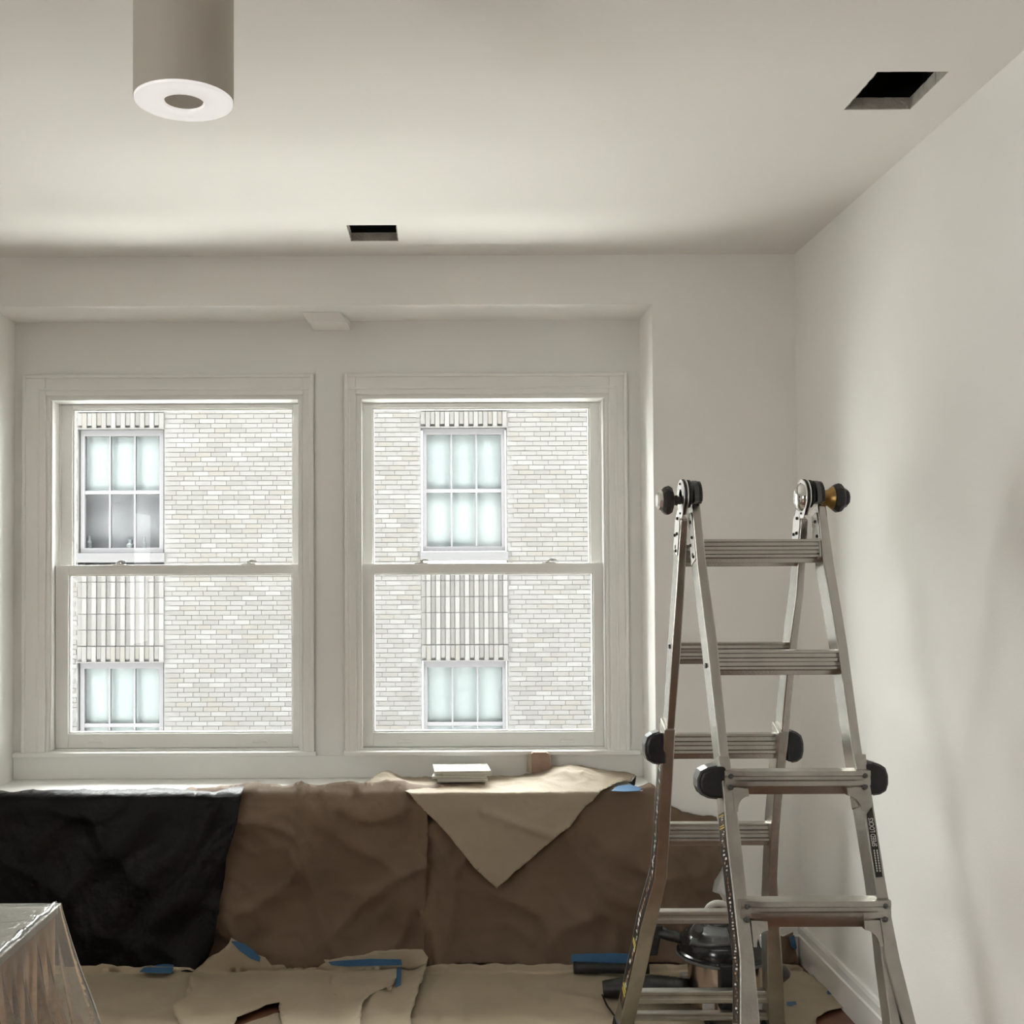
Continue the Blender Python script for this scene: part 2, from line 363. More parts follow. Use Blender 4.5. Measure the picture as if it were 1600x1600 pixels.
# brick meshes of six tones
proto = []
BL, BH = .208, .0643
for i in range(6):
    b = MB(); L = (BL - .007) / 2; hh = (BH - .008) / 2
    b.hexa([(-L, 0, -hh), (L, 0, -hh), (L, .02, -hh), (-L, .02, -hh)], [(-L, 0, hh), (L, 0, hh), (L, .02, hh), (-L, .02, hh)])
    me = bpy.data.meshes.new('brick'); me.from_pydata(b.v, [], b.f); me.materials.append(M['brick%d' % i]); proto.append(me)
def tone(): return random.choices(range(6), (30, 24, 14, 14, 10, 8))[0]
stuff = MB(); cand = []
rb = random.Random(3)
z = -1.75; row = 0
while z < 5.2:
    x = -8.0 + (row % 2) * BL / 2 + rb.choice((0, .03, -.02))
    while x < 5.6:
        L = BL
        cx = x + L / 2
        inpanel = [c for c in cols if c - .001 < cx + L / 2 and cx - L / 2 < c + colw + .001]
        if not inpanel:
            cand.append((cx, z, L))
        else:
            c = inpanel[0]
            if cx < c:              # closer cut at the pier edge
                L2 = c - (cx - L / 2)
                if L2 > .03: stuff_part = (cx - L / 2 + L2 / 2, z, L2); cand.append(stuff_part)
            elif cx > c + colw:
                L2 = (cx + L / 2) - (c + colw)
                if L2 > .03: cand.append((cx + L / 2 - L2 / 2, z, L2))
        x += BL
    z += BH; row += 1
def vis(cx, cz):
    px = 689 + cx / sD; py = 889 - (cz - EYE.z) / sD
    return (116 < px < 454 or 586 < px < 922) and (642 < py < 876 or 902 < py < 1140)
full = [c for c in cand if abs(c[2] - BL) < 1e-6 and vis(c[0], c[1])]
random.shuffle(full); keep = set(id(c) for c in full[:300])
for c in cand:
    cx, cz, L = c; t = tone(); dy = random.uniform(-.004, .004)
    if id(c) in keep:
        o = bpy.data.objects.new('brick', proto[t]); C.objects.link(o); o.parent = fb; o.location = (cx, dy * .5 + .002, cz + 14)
    else:
        h_ = (BH - .008) / 2; l = (L - .007) / 2
        y0 = YD + .002 + dy * .5; y1 = YD + .016
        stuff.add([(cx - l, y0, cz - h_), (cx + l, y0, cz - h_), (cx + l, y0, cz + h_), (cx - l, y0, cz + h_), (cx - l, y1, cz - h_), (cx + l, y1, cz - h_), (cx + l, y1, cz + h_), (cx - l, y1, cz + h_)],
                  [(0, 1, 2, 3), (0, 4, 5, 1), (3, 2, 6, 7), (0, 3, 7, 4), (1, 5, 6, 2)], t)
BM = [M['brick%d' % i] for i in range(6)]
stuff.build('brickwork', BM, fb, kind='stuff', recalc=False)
# ribbed spandrels, lintels, windows
ribs = MB()
for c in cols:
    for r_ in rows:
        if not (-2.2 < r_ < 6.5): continue
        # above head: dogtooth + soldier course, then ribs up to the sill above
        zsill = r_ + rowp - winh
        z0 = r_ + .015
        n = 18; wv = colw / n
        zz = z0
        for k in range(n):          # soldier course
            out = .026 if k % 2 else .012
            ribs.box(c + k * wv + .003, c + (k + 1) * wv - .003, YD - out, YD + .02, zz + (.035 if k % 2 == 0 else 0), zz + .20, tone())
        zz += .21
        nseg = 5; sh = (zsill - .02 - zz) / nseg
        for k in range(n):
            proud = (k % 2 == 1)
            for s_ in range(nseg):
                out = .022 if proud else .0
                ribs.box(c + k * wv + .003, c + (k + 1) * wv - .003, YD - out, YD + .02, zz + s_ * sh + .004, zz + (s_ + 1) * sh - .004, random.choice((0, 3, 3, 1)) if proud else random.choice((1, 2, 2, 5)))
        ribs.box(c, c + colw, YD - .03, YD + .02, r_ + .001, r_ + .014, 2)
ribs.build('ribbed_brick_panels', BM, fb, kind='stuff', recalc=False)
for ci, c in enumerate(cols):
    for r_ in rows:
        if not (-.4 < r_ < 5.2) or not (-8 < c < 6): continue
        zt = r_; zb = r_ - winh
        f = MB(); y0, y1 = YD + .06, YD + .14
        fx0, fx1 = c + .02, c + colw - .02
        f.box(fx0, fx0 + .055, y0, y1, zb + .16, zt - .005); f.box(fx1 - .055, fx1, y0, y1, zb + .16, zt - .005)
        f.box(fx0 + .055, fx1 - .055, y0, y1, zt - .085, zt - .005); f.box(fx0 + .055, fx1 - .055, y0, y1, zb + .16, zb + .225)
        zmid = zt - .10 - (zt - .085 - zb - .225) / 2 + .01
        f.box(fx0 + .055, fx1 - .055, y0 + .01, y1, zmid - .025, zmid + .025)
        iw = (fx1 - fx0 - .11); mw = .022
        for k in (1, 2):
            xm = fx0 + .055 + iw * k / 3
            f.box(xm - mw / 2, xm + mw / 2, y0 + .012, y1 - .01, zb + .225, zt - .085)
        fo = f.build('window_frame', M['farframe'], fb)
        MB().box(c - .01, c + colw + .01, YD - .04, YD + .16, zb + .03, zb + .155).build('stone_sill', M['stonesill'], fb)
        dark = (ci == 1 and abs(r_ - zH) < .01)
        for k in range(3):
            xa = fx0 + .055 + iw * k / 3 + mw / 2; xb_ = fx0 + .055 + iw * (k + 1) / 3 - mw / 2
            for (za, zc) in ((zb + .225, zmid - .025), (zmid + .025, zt - .085)):
                MB().box(xa, xb_, y1 - .04, y1 - .034, za, zc).build('pane', M['glass'], fo)
        if dark:
            MB().box(fx0, fx1, y1 + .03, y1 + .035, zmid, zt).build('blind', M['blind'], fb)
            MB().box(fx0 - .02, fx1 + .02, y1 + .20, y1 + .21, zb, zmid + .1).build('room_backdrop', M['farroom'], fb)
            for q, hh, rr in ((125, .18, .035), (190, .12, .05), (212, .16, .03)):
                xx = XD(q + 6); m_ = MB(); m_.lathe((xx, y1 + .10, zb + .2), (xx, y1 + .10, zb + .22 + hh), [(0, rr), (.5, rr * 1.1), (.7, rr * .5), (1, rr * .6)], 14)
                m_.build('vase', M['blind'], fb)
        else:
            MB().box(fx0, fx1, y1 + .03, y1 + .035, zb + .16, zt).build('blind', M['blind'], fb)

# ------------------------------------------------------------------ ceiling fixture
lx, ly, lz = -.425, 1.85, 2.306
lamp = empty('ceiling_light', (lx, ly, H), 'grey cylindrical surface-mounted ceiling light with a white ring lens', 'ceiling light')
MB().lathe((lx, ly, lz), (lx, ly, H), [(0, .0815), (.004, .082), (1, .082)], 64).build('housing', M['lampbody'], lamp, smooth='auto')
rg = MB(); n = 64
prof = [(.081, 0), (.080, -.004), (.070, -.005), (.060, -.003), (.040, -.003), (.034, -.005), (.032, -.002), (.032, .004)]
vs = [(lx + r_ * math.cos(2 * math.pi * k / n), ly + r_ * math.sin(2 * math.pi * k / n), lz + z_) for r_, z_ in prof for k in range(n)]
rg.add(vs, [(i * n + k, i * n + (k + 1) % n, (i + 1) * n + (k + 1) % n, (i + 1) * n + k) for i in range(len(prof) - 1) for k in range(n)])
rg.build('lens_ring', M['lens'], lamp, smooth='auto')
MB().lathe((lx, ly, lz - .002), (lx, ly, lz + .004), [(0, .0315), (1, .0315)], 48).build('hub', M['lampbody'], lamp)

# ------------------------------------------------------------------ sheets
def resample(poly, step, jit=0):
    out = []
    for i in range(len(poly)):
        a = Vector(poly[i]); b = Vector(poly[(i + 1) % len(poly)]); L = (b - a).length; k = max(1, int(L / step))
        nrm = Vector((-(b - a).y, (b - a).x)); nrm = nrm / (nrm.length or 1)
        for j in range(k):
            p = a + (b - a) * j / k
            if jit and j: p = p + nrm * jit * noise.noise(Vector((p.x * 18, p.y * 18, 3.3)))
            out.append(p)
    return out
def sheet(name, poly, to3d, step, m, label, cat, group=None, jit=.006, thick=.0012, smooth='full'):
    b = resample(poly, step, jit); nb = len(b)
    x0 = min(p.x for p in b); x1 = max(p.x for p in b); y0 = min(p.y for p in b); y1 = max(p.y for p in b)
    pts = list(b); rr = random.Random(5)
    y = y0 + step / 2; j = 0
    while y < y1:
        x = x0 + (step / 2 if j % 2 else 0)
        while x < x1:
            pts.append(Vector((x + rr.uniform(-.2, .2) * step, y + rr.uniform(-.2, .2) * step))); x += step
        y += step * .87; j += 1
    res = geometry.delaunay_2d_cdt(pts, [(i, (i + 1) % nb) for i in range(nb)], [], 1, 1e-5)
    v2, f2 = res[0], res[2]
    mb = MB(); mb.add([to3d(p.x, p.y) for p in v2], [tuple(f) for f in f2])
    o = mb.build(name, m, smooth=smooth, recalc=True, solid=thick)
    if label: tag(o, label, cat, group)
    return o
def fbm(x, y, z=0, o=4):
    v = 0; a = 1
    for k in range(o): v += a * noise.noise(Vector((x, y, z))); x *= 2.1; y *= 2.1; a *= .5
    return v
def ridge(x, y, z=0):
    return (1 - abs(noise.noise(Vector((x, y, z)))) * 2.6)
def crumple(x, y, z=0):
    return max(0, ridge(x * 3.2, y * 2.2, z)) ** 3 * .5 + max(0, ridge(x * 1.7 + y * 1.9, y * 2.5 - x * 1.2, z + 5)) ** 4 * .6 + max(0, ridge(x * 7, y * 7, z + 9)) ** 4 * .22

# hanging sheets: coordinates (x, z); above the sill edge they lap onto the sill
def hang(off, amp, seed, flare=.05, lip=True, diag=0, damp=.010):
    def f(x, z):
        c = crumple(x, z, seed); n = fbm(x * 2.3, z * 2.3, seed, 3)
        g = amp * (c * 1.5 + n * .8 + .4)
        if diag:
            q = (x * .74 - z * .62); g += damp * (math.sin(q * 34 + 2.5 * noise.noise(Vector((x * 3, z * 3, 1)))) * .5 + .5) * min(1, max(0, (RZ0 - z) * 6))
        over = z - (RZ0 + .004)
        if over > 0 and lip:
            t = over; return (x, YB - off * max(0, 1 - t / .03) + t + g * .1, RZ0 + .0025 + off * .06 + .5 * g * min(1, t * 30))
        top = min(1, max(0, (RZ0 - z)) / .05)
        fl = flare * max(0, 1 - z / .14) ** 2
        return (x, YB - off - max(0, g) * (.3 + .7 * top) - fl, max(z, .003 + off * .02))
    return f
PW = lambda px, py, off=.03: (lambda p: (p.x, p.z))(atY(px, py, YB - off))
def lipz(px, dz): p = atY(px, 1236, YB); return (p.x, RZ0 + dz)
H1 = [lipz(290, .02), lipz(372, .035), lipz(400, .05), lipz(440, .03), lipz(520, .045), lipz(560, .03), lipz(610, .05), lipz(668, .04), PW(668, 1300), PW(664, 1420), PW(664, 1505), PW(290, 1505)]
H1 = [(x, max(z, .004)) for x, z in H1]
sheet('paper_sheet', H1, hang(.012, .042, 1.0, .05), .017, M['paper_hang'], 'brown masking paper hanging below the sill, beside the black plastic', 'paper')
H2 = [lipz(655, .03), lipz(760, .05), lipz(900, .04), lipz(960, .03), lipz(1000, .035), lipz(1017, .05), lipz(1024, .02)]
H2 += [PW(1031, 1240), PW(1047, 1258), PW(1068, 1270), PW(1092, 1273), PW(1120, 1277), PW(1124, 1300), PW(1129, 1330), PW(1128, 1350), PW(1115, 1374), PW(1112, 1392), PW(1123, 1396), PW(1133, 1415), PW(1142, 1438), PW(1180, 1456), PW(1222, 1462), PW(1240, 1457), PW(1244, 1500), PW(655, 1505)]
H2 = [(x, max(z, .004)) for x, z in H2]
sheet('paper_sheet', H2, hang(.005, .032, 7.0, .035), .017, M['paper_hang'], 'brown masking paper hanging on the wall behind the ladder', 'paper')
BP = [(-150, 1236), (0, 1238), (120, 1236), (180, 1239), (250, 1237), (330, 1240), (374, 1237), (376, 1246), (370, 1290), (358, 1330), (349, 1380), (341, 1430), (336, 1470), (325, 1495), (306, 1512), (-150, 1512)]
BPo = [PW(x, y, .08) for x, y in BP]
BPo = [(x, max(z, .004)) for x, z in BPo]
BPo = [(x, z + (.008 + .008 * math.sin(x * 23) if z > RZ0 - .03 else 0)) for x, z in BPo]
sheet('plastic_sheet', BPo, hang(.070, .022, 13.0, .012, diag=1, damp=.024), .016, M['blackplastic'], 'black plastic sheet hanging from the window sill', 'plastic sheet', jit=.008)

# floor sheets: (x, s) with s = y on the floor and climbing the wall beyond BEND
BEND = 4.235
def FS(px, py):
    p = atZ(px, py, 0)
    if p.y < BEND: return (p.x, p.y)
    q = atY(px, py, BEND); return (q.x, BEND + q.z)
def flo(level, amp, seed, lift=None):
    def f(x, s):
        g = level + amp * (crumple(x * 1.3, s * 1.3, seed) * .8 + fbm(x * 2, s * 2, seed, 3) * .6 + .45)
        g = max(g, level)
        if lift: g += lift(x, s)
        if s <= BEND: return (x, s, g)
        return (x, BEND - g * .4, (s - BEND) + g * .6)
    return f
def fsheet(poly, level, amp, seed, label, m='paper', lift=None, group=None):
    return sheet('floor_paper', [FS(*p) for p in poly], flo(level, amp, seed, lift), .02, M[m], label, 'paper', group, jit=.010, thick=.001)
def lifter(segs, h, w):
    sg = [(Vector(FS(*a)), Vector(FS(*b))) for a, b in segs]
    def f(x, s_):
        p = Vector((x, s_)); d = 9
        for a, b in sg:
            t = max(0, min(1, (p - a).dot(b - a) / (b - a).length_squared)); d = min(d, (p - (a + (b - a) * t)).length)
        return h * math.exp(-(d / w) ** 2)
    return f
fsheet([(655, 1512), (700, 1509), (900, 1507), (1050, 1509), (1215, 1507), (1246, 1510), (1254, 1516), (1275, 1535), (1292, 1548), (1300, 1555), (1318, 1570), (1326, 1577), (1300, 1583), (1283, 1592), (1275, 1600), (1268, 1720), (610, 1720), (640, 1600), (648, 1560)],
       .002, .012, 21, 'wide brown paper sheet on the floor under the ladder')
fsheet([(506, 1502), (560, 1496), (612, 1488), (660, 1487), (669, 1500), (666, 1520), (662, 1540), (655, 1560), (650, 1575), (643, 1600), (625, 1720), (540, 1720), (552, 1600), (520, 1560)],
       .008, .014, 33, 'narrow brown paper strip on the floor right of the blue tape corner', lift=lifter([((666, 1520), (655, 1560)), ((655, 1560), (643, 1600))], .022, .03))
fsheet([(-330, 1515), (-100, 1514), (60, 1513), (130, 1512), (160, 1509), (175, 1511), (220, 1514), (262, 1514), (306, 1519), (330, 1535), (330, 1600), (330, 1720), (-400, 1720)],
       .003, .014, 41, 'brown paper sheet on the floor below the black plastic')
fsheet([(340, 1720), (348, 1612), (385, 1601), (434, 1584), (452, 1590), (470, 1720)], .002, .004, 44, 'small brown paper piece showing through the long tear')
S2 = [(306, 1518), (318, 1510), (332, 1497), (342, 1493), (352, 1485), (362, 1470), (375, 1478), (405, 1497), (415, 1501), (425, 1513), (444, 1515), (450, 1522), (470, 1524), (495, 1521), (505, 1511), (516, 1505), (560, 1503), (622, 1504), (624, 1535), (620, 1545), (612, 1556), (610, 1566),
      (604, 1559), (592, 1560), (580, 1570), (570, 1583), (564, 1600), (556, 1720), (450, 1720), (437, 1600), (437, 1576), (415, 1581), (395, 1590), (370, 1600), (330, 1720), (290, 1720), (282, 1612), (270, 1591), (278, 1582), (292, 1572), (296, 1556), (297, 1538), (300, 1528)]
fsheet(S2, .014, .012, 52, 'torn brown paper sheet on the floor taped in blue at two corners', lift=lifter([((447, 1519), (497, 1519)), ((604, 1560), (570, 1583)), ((570, 1583), (560, 1620)), ((610, 1566), (622, 1545)), ((297, 1540), (272, 1590)), ], .020, .03))

# sill paper with the hanging triangle: (x, t) t>0 on the sill, t<0 down the front
OFFT = .060
def tri3(x, t):
    if t >= 0:
        n = fbm(x * 5, t * 9, 3, 3) * .006
        z = RZ0 + .007 + max(0, n)
        e = min(1, t / .12)
        z += .042 * math.exp(-((x - .50) / .12) ** 2) * e + .016 * math.exp(-((x - .66) / .1) ** 2) * e + .012 * crumple(x * 2, t * 3, 4) * e
        z += .026 * math.exp(-((x + .23) / .055) ** 2) * math.exp(-((t - .22) / .12) ** 2)
        y = YB - .02 + t
        if t < .05: k = 1 - t / .05; y -= (OFFT - .02) * k; z -= .004 * k
        return (x, y, z)
    d = -t
    g = crumple(x * 1.4, d * 1.6, 17) * .010 + .018 * math.sin(min(1, d / .3) * 3.1) * math.exp(-((x - .35) / .2) ** 2)
    fold = .012 * math.exp(-((d - (.16 - .35 * abs(x - .42))) / .02) ** 2) if x > .15 else 0
    return (x, YB - OFFT - g - fold, RZ0 + .003 - d)
def T(px, Y):  return (atY(px, 1215, Y).x, Y - (YB - .02))
def TH(px, py): p = atY(px, py, YB - OFFT); return (p.x, min(-.002, p.z - RZ0 - .003))
tp = [T(567, 4.44), T(582, 4.50), T(600, 4.575), T(640, 4.585), T(700, 4.60), T(775, 4.605), T(830, 4.61), T(900, 4.615), T(960, 4.61), T(990, 4.60), T(993, 4.56), T(984, 4.46), T(962, 4.40), T(950, 4.37), T(936, 4.345)]
tp += [TH(926, 1251), TH(915, 1258), TH(905, 1270), TH(890, 1290), TH(874, 1300), TH(850, 1321), TH(812, 1356), TH(776, 1388), TH(745, 1359), TH(712, 1320), TH(700, 1304), TH(672, 1275), TH(652, 1256), T(638, 4.345), T(622, 4.38), T(612, 4.39), T(600, 4.42), T(585, 4.43)]
sheet('paper_sheet', tp, tri3, .011, M['kraft'], 'tan kraft paper on the sill hanging over the edge in a point', 'paper', jit=.004, thick=.001)
# blue tape
def tape(pts3, label, nrm=(0, -1, 0)):
    m_ = MB(); n = len(pts3); m_.prism(pts3, Vector(nrm) * .0012)
    o = m_.build('masking_tape', M['tape']); return tag(o, label, 'tape', 'blue masking tape strips')
def tfloor(q, z, label): tape([tuple(atZ(x, y, z)) for x, y in q], label, (0, 0, 1))
def twall(q, Y, label): tape([tuple(atY(x, y, Y)) for x, y in q], label)
tfloor([(218, 1519), (226, 1511), (234, 1503.5), (250, 1504), (272, 1508), (268, 1521), (245, 1520)], .035, 'blue tape strip on the floor paper at the black plastic')
twall([(361, 1471), (367, 1470), (382, 1475), (398, 1486), (407, 1496), (406, 1503), (392, 1498), (375, 1486)], 4.185, 'blue tape strip across the raised corner of the torn floor paper')
twall([(513, 1503), (530, 1501), (580, 1498), (627, 1499), (628, 1508), (580, 1509), (540, 1510), (518, 1508)], 4.195, 'long blue tape strip along the top of the torn floor paper')
tfloor([(621, 1506), (628, 1505), (626, 1539), (618, 1543)], .032, 'short blue tape strip running towards the camera from the long one')
twall([(893, 1491), (920, 1490), (960, 1489), (1012, 1492), (1012, 1506), (893, 1504)], 4.215, 'wide blue tape strip behind the black vacuum wand')
twall([(1233, 1464), (1241, 1461), (1245, 1480), (1243, 1485), (1236, 1478)], 4.30, 'dark blue tape piece beside the corner baseboard')
tfloor([(1229, 1566), (1243, 1565), (1245, 1570), (1236, 1572), (1230, 1571)], .016, 'small blue tape piece on the floor paper right of the ladder leg')
tfloor([(1290, 1546), (1299, 1547), (1302, 1553), (1293, 1554)], .014, 'tiny pale blue tape bit at the paper edge by the right baseboard')
tfloor([(955, 1236), (966, 1228), (985, 1226), (1003, 1232), (998, 1236), (975, 1237)], RZ0 + .012, 'blue tape on the sill at the right end of the tan paper')
# little black plastic corner and brown tip on the sill
tag(MB().prism([atY(982, 1222, 4.45), atY(987, 1221, 4.45), atY(994, 1211.5, 4.45), atY(992, 1226, 4.45), atY(990, 1229, 4.45)], (0, -.003, 0)).build('plastic_scrap', M['blackplastic']), 'pointed black plastic scrap standing up at the right end of the sill', 'plastic')
tag(MB().prism([atY(1001, 1237, 4.39), atY(1006, 1230, 4.39), atY(1014, 1226, 4.39), atY(1019, 1226, 4.39), atY(1026, 1234, 4.39), atY(1027, 1238, 4.39)], (0, -.004, 0)).build('paper_scrap', M['scrap']), 'small brown paper peak at the sill corner beside the ladder', 'paper')
# brown block at the back of the sill
c0 = atY(830, 1197, 4.56); c1 = atY(861, 1176, 4.56)
pr = [(c0.x, c0.z - .03), (c1.x, c0.z - .03), (c1.x, c1.z - .018), (c1.x - .006, c1.z - .006), (c1.x - .02, c1.z), (c0.x + .01, c1.z + .001), (c0.x + .002, c1.z - .006)]
sb = empty('cardboard_piece', (c0.x, 4.58, RZ0), 'brown curled cardboard piece leaning at the back of the sill', 'cardboard')
MB().prism([(x, 4.60, z) for x, z in pr], (0, -.035, 0)).build('card', M['scrap'], sb, bevel=.003)
MB().prism([(c0.x - .016, 4.60, c0.z - .03), (c0.x, 4.565, c0.z - .03), (c0.x, 4.565, c1.z - .006), (c0.x - .012, 4.60, c1.z - .012)], (.003, 0, 0)).build('flap', M['kraft'], sb)

# tiles
TX0, TX1 = atY(680, 1207, 4.42).x, atY(766, 1207, 4.42).x
def tile(x, y, z, ang, label, wx=.222, wy=.165, tilt=0, ty=0):
    m_ = Matrix.Translation((x, y, z)) @ Matrix.Rotation(ang, 4, 'Z') @ Matrix.Rotation(tilt, 4, 'Y') @ Matrix.Rotation(ty, 4, 'X')
    root = empty('tile', (x, y, z), label, 'tile', 'stack of white tiles on the sill')
    MB().rbox(m_, wx, wy, .0085).build('body', M['tileside'], root, bevel=.001)
    MB().rbox(m_ @ Matrix.Translation((0, 0, .0052)), wx, wy, .0022).build('glaze', M['tile'], root, bevel=.0008)
cx = (TX0 + TX1) / 2 - .004
tile(cx + .002, 4.498, .6885, R(1), 'bottom white tile of the stack on the tan paper', .20, .15)
tile(cx - .006, 4.500, .7000, R(-5), 'second white tile from the bottom of the stack, turned left', .21, .15)
tile(cx + .018, 4.500, .7115, R(2.0), 'white tile just below the top one, shifted right', .19, .15)
tile(cx, 4.500, .7232, R(3.0), 'topmost white tile of the stack on the sill')

# ------------------------------------------------------------------ covered table at the left
ct = atY(95, 1412, 3.26)
TXR, TYB, TZ = ct.x, 3.26, ct.z
tb = empty('side_table', (TXR - .45, TYB - .6, 0), 'brown wooden cabinet table under clear plastic film', 'table')
MB().box(TXR - .9, TXR - .006, TYB - 1.1, TYB - .006, TZ - .028, TZ - .006).build('tabletop', M['cabinet_top'], tb, bevel=.002)
cb = MB().box(TXR - .88, TXR - .012, TYB - 1.08, TYB - .012, .06, TZ - .029).build('body', M['cabinet'], tb, bevel=.002)
for sx in (TXR - .85, TXR - .09):
    for sy in (TYB - 1.05, TYB - .09): MB().box(sx, sx + .05, sy, sy + .05, .0, .061).build('leg', M['cabinet'], tb)
# film draped over it
NP = 360
def perim(u):       # rectangle perimeter, u 0..1, returns point, outward normal, corner closeness
    x0, x1, y0, y1 = TXR - .9, TXR, TYB - 1.1, TYB
    L = [y1 - y0, x1 - x0, y1 - y0, x1 - x0]; t = u * sum(L)
    if t < L[0]: p = (x1, y0 + t); n = (1, 0); d = min(t, L[0] - t)
    elif t < L[0] + L[1]: t -= L[0]; p = (x1 - t, y1); n = (0, 1); d = min(t, L[1] - t)
    elif t < L[0] + L[1] + L[2]: t -= L[0] + L[1]; p = (x0, y1 - t); n = (-1, 0); d = min(t, L[2] - t)
    else: t -= L[0] + L[1] + L[2]; p = (x0 + t, y0); n = (0, -1); d = min(t, L[3] - t)
    return Vector(p), Vector(n), d
fm = MB(); NR = 26; vs = []
for j in range(NR + 1):
    dz = (TZ - .01) * (j / NR) ** 1.15
    for k in range(NP):
        p, nn, d = perim(k / NP); cc = math.exp(-(d / .05) ** 2)
        fan = dz                                       # pleats grow downwards
        corner = Vector((TXR, TYB)) - Vector((TXR - .45, TYB - .55))
        pl = .030 * math.sin(k * .9 + 3 * noise.noise(Vector((k * .05, 1, 1)))) + .018 * math.sin(k * 2.3 + j * .05) + .02 * noise.noise(Vector((k * .11, dz * 4, 2)))
        out = (.05 + .25 * fan) * fan + pl * min(1, fan * 3.2) * (1 - .5 * cc)
        cdir = (p - Vector((TXR - .45, TYB - .55))); cdir = Vector((math.copysign(1, cdir.x), math.copysign(1, cdir.y))) * .6
        dirv = nn * (1 - cc) + cdir * cc
        q = p + dirv * max(.002, out + .20 * fan * cc) + (nn * .002)
        vs.append((q.x, q.y, TZ + .001 - dz))
fm.add(vs, [(j * NP + k, j * NP + (k + 1) % NP, (j + 1) * NP + (k + 1) % NP, (j + 1) * NP + k) for j in range(NR) for k in range(NP)])
# top of the film, slightly wrinkled grid
gx, gy = 60, 74; b0_ = len(fm.v); tv = []
for i in range(gx + 1):
    for j in range(gy + 1):
        x = TXR - .9 + .9 * i / gx; y = TYB - 1.1 + 1.1 * j / gy
        e = min(1, min(TXR - x, TYB - y, x - TXR + .9, y - TYB + 1.1) * 30)
        tv.append((x + .002 * (1 if i == gx else 0), y, TZ + .001 + e * (.004 * crumple(x * 4, y * 4, 8) + .001)))
fm.add(tv, [(i * (gy + 1) + j, (i + 1) * (gy + 1) + j, (i + 1) * (gy + 1) + j + 1, i * (gy + 1) + j + 1) for i in range(gx) for j in range(gy)])
# gathered bead of film along the right edge
fo = fm.build('plastic_film', M['film'], smooth='full', recalc=True)
tag(fo, 'clear plastic film draped over the brown table, flaring to the floor', 'plastic sheet')
bead = []
for k in range(60):
    y = TYB - .005 - 1.08 * k / 59
    bead.append((TXR - .012 + .006 * noise.noise(Vector((y * 14, 0, 5))), y, TZ + .004 + .004 * noise.noise(Vector((y * 22, 3, 5)))))
MB().tube(bead, .006, 8, rfun=lambda t: .004 + .006 * abs(noise.noise(Vector((t * 25, 7, 1)))) + .006 * (t > .25) * abs(noise.noise(Vector((t * 60, 2, 1))))).build('gathered_edge', M['film'], fo, smooth='full')

# ------------------------------------------------------------------ ladder
NP0 = Vector((0, 2.96, 1.572)); NN = Vector((0, 1, -.352)).normalized()      # front plane of the near section
FP0 = Vector((0, 3.06, 1.57)); FN = Vector((0, 1, .385)).normalized()         # front plane of the far section
PN = lambda px, py, off=0: atP(px, py, NP0 + NN * off, NN)
PF = lambda px, py, off=0: atP(px, py, FP0 + FN * off, FN)
lad = empty('step_ladder', (.86, 3.0, 0), 'silver aluminium folding ladder standing open with black lock knobs', 'ladder')
def rail(name, P, N, pts, depth, m, ext=None, d0=0):
    pts = list(pts)
    q = [(P(a, y, d0), P(b, y, d0)) for y, a, b in pts]
    if ext:   # continue straight to floor level z=ext
        (a0, b0), (a1, b1) = q[-2], q[-1]
        ta = (ext - a1.z) / (a1.z - a0.z); q.append((a1 + (a1 - a0) * ta, b1 + (b1 - b0) * ta))
    mb = MB()
    for (a0, b0), (a1, b1) in zip(q[:-1], q[1:]):
        mb.hexa([a0, b0, b0 + N * depth, a0 + N * depth], [a1, b1, b1 + N * depth, a1 + N * depth])
    # merge to a continuous strip
    bm = bmesh.new(); vs = []
    for a, b in q: vs.append([bm.verts.new(v - lad.location) for v in (a, b, b + N * depth, a + N * depth)])
    for i in range(len(vs) - 1):
        for k in range(4): bm.faces.new((vs[i][k], vs[i][(k + 1) % 4], vs[i + 1][(k + 1) % 4], vs[i + 1][k]))
    bm.faces.new(vs[0]); bm.faces.new(vs[-1][::-1]); bmesh.ops.recalc_face_normals(bm, faces=bm.faces)
    me = bpy.data.meshes.new(name); bm.to_mesh(me); bm.free(); me.materials.append(m)
    o = bpy.data.objects.new(name, me); C.objects.link(o); o.parent = lad
    b_ = o.modifiers.new('bevel', 'BEVEL'); b_.width = .003; b_.segments = 2; b_.limit_method = 'ANGLE'
    return o, q
ZF = .02
D = .066
nl_in = [(787, 1081.5, 1094), (880, 1089.5, 1104), (1005, 1105, 1121.5), (1170, 1123, 1138), (1260, 1133.5, 1147.5)]
nr_in = [(787, 1278, 1290.5), (880, 1286.5, 1303), (1005, 1308.6, 1324), (1160, 1330, 1345), (1260, 1345, 1361)]
fl_in = [(812, 1064, 1075), (920, 1057, 1070), (1020, 1050, 1064), (1120, 1044, 1056), (1190, 1038.5, 1051)]
fr_in = [(812, 1252, 1263), (930, 1244, 1255.5), (1000, 1234.5, 1247), (1100, 1225, 1237), (1190, 1217, 1229)]
rail('inner_rail', PN, NN, nl_in, D, M['alu']); rail('inner_rail', PN, NN, nr_in, D, M['alu'])
rail('inner_rail', PF, FN, fl_in, D, M['alu']); rail('inner_rail', PF, FN, fr_in, D, M['alu'])
nl_out = [(1181, 1122, 1140), (1240, 1130, 1148.5), (1320, 1136, 1158.8), (1420, 1147.5, 1170), (1500, 1156, 1179), (1600, 1156, 1188)]
nr_out = [(1178, 1334, 1353.5), (1200, 1338, 1355.5), (1250, 1346, 1364), (1370, 1366, 1383), (1440, 1376, 1395), (1500, 1384, 1407), (1600, 1412, 1432)]
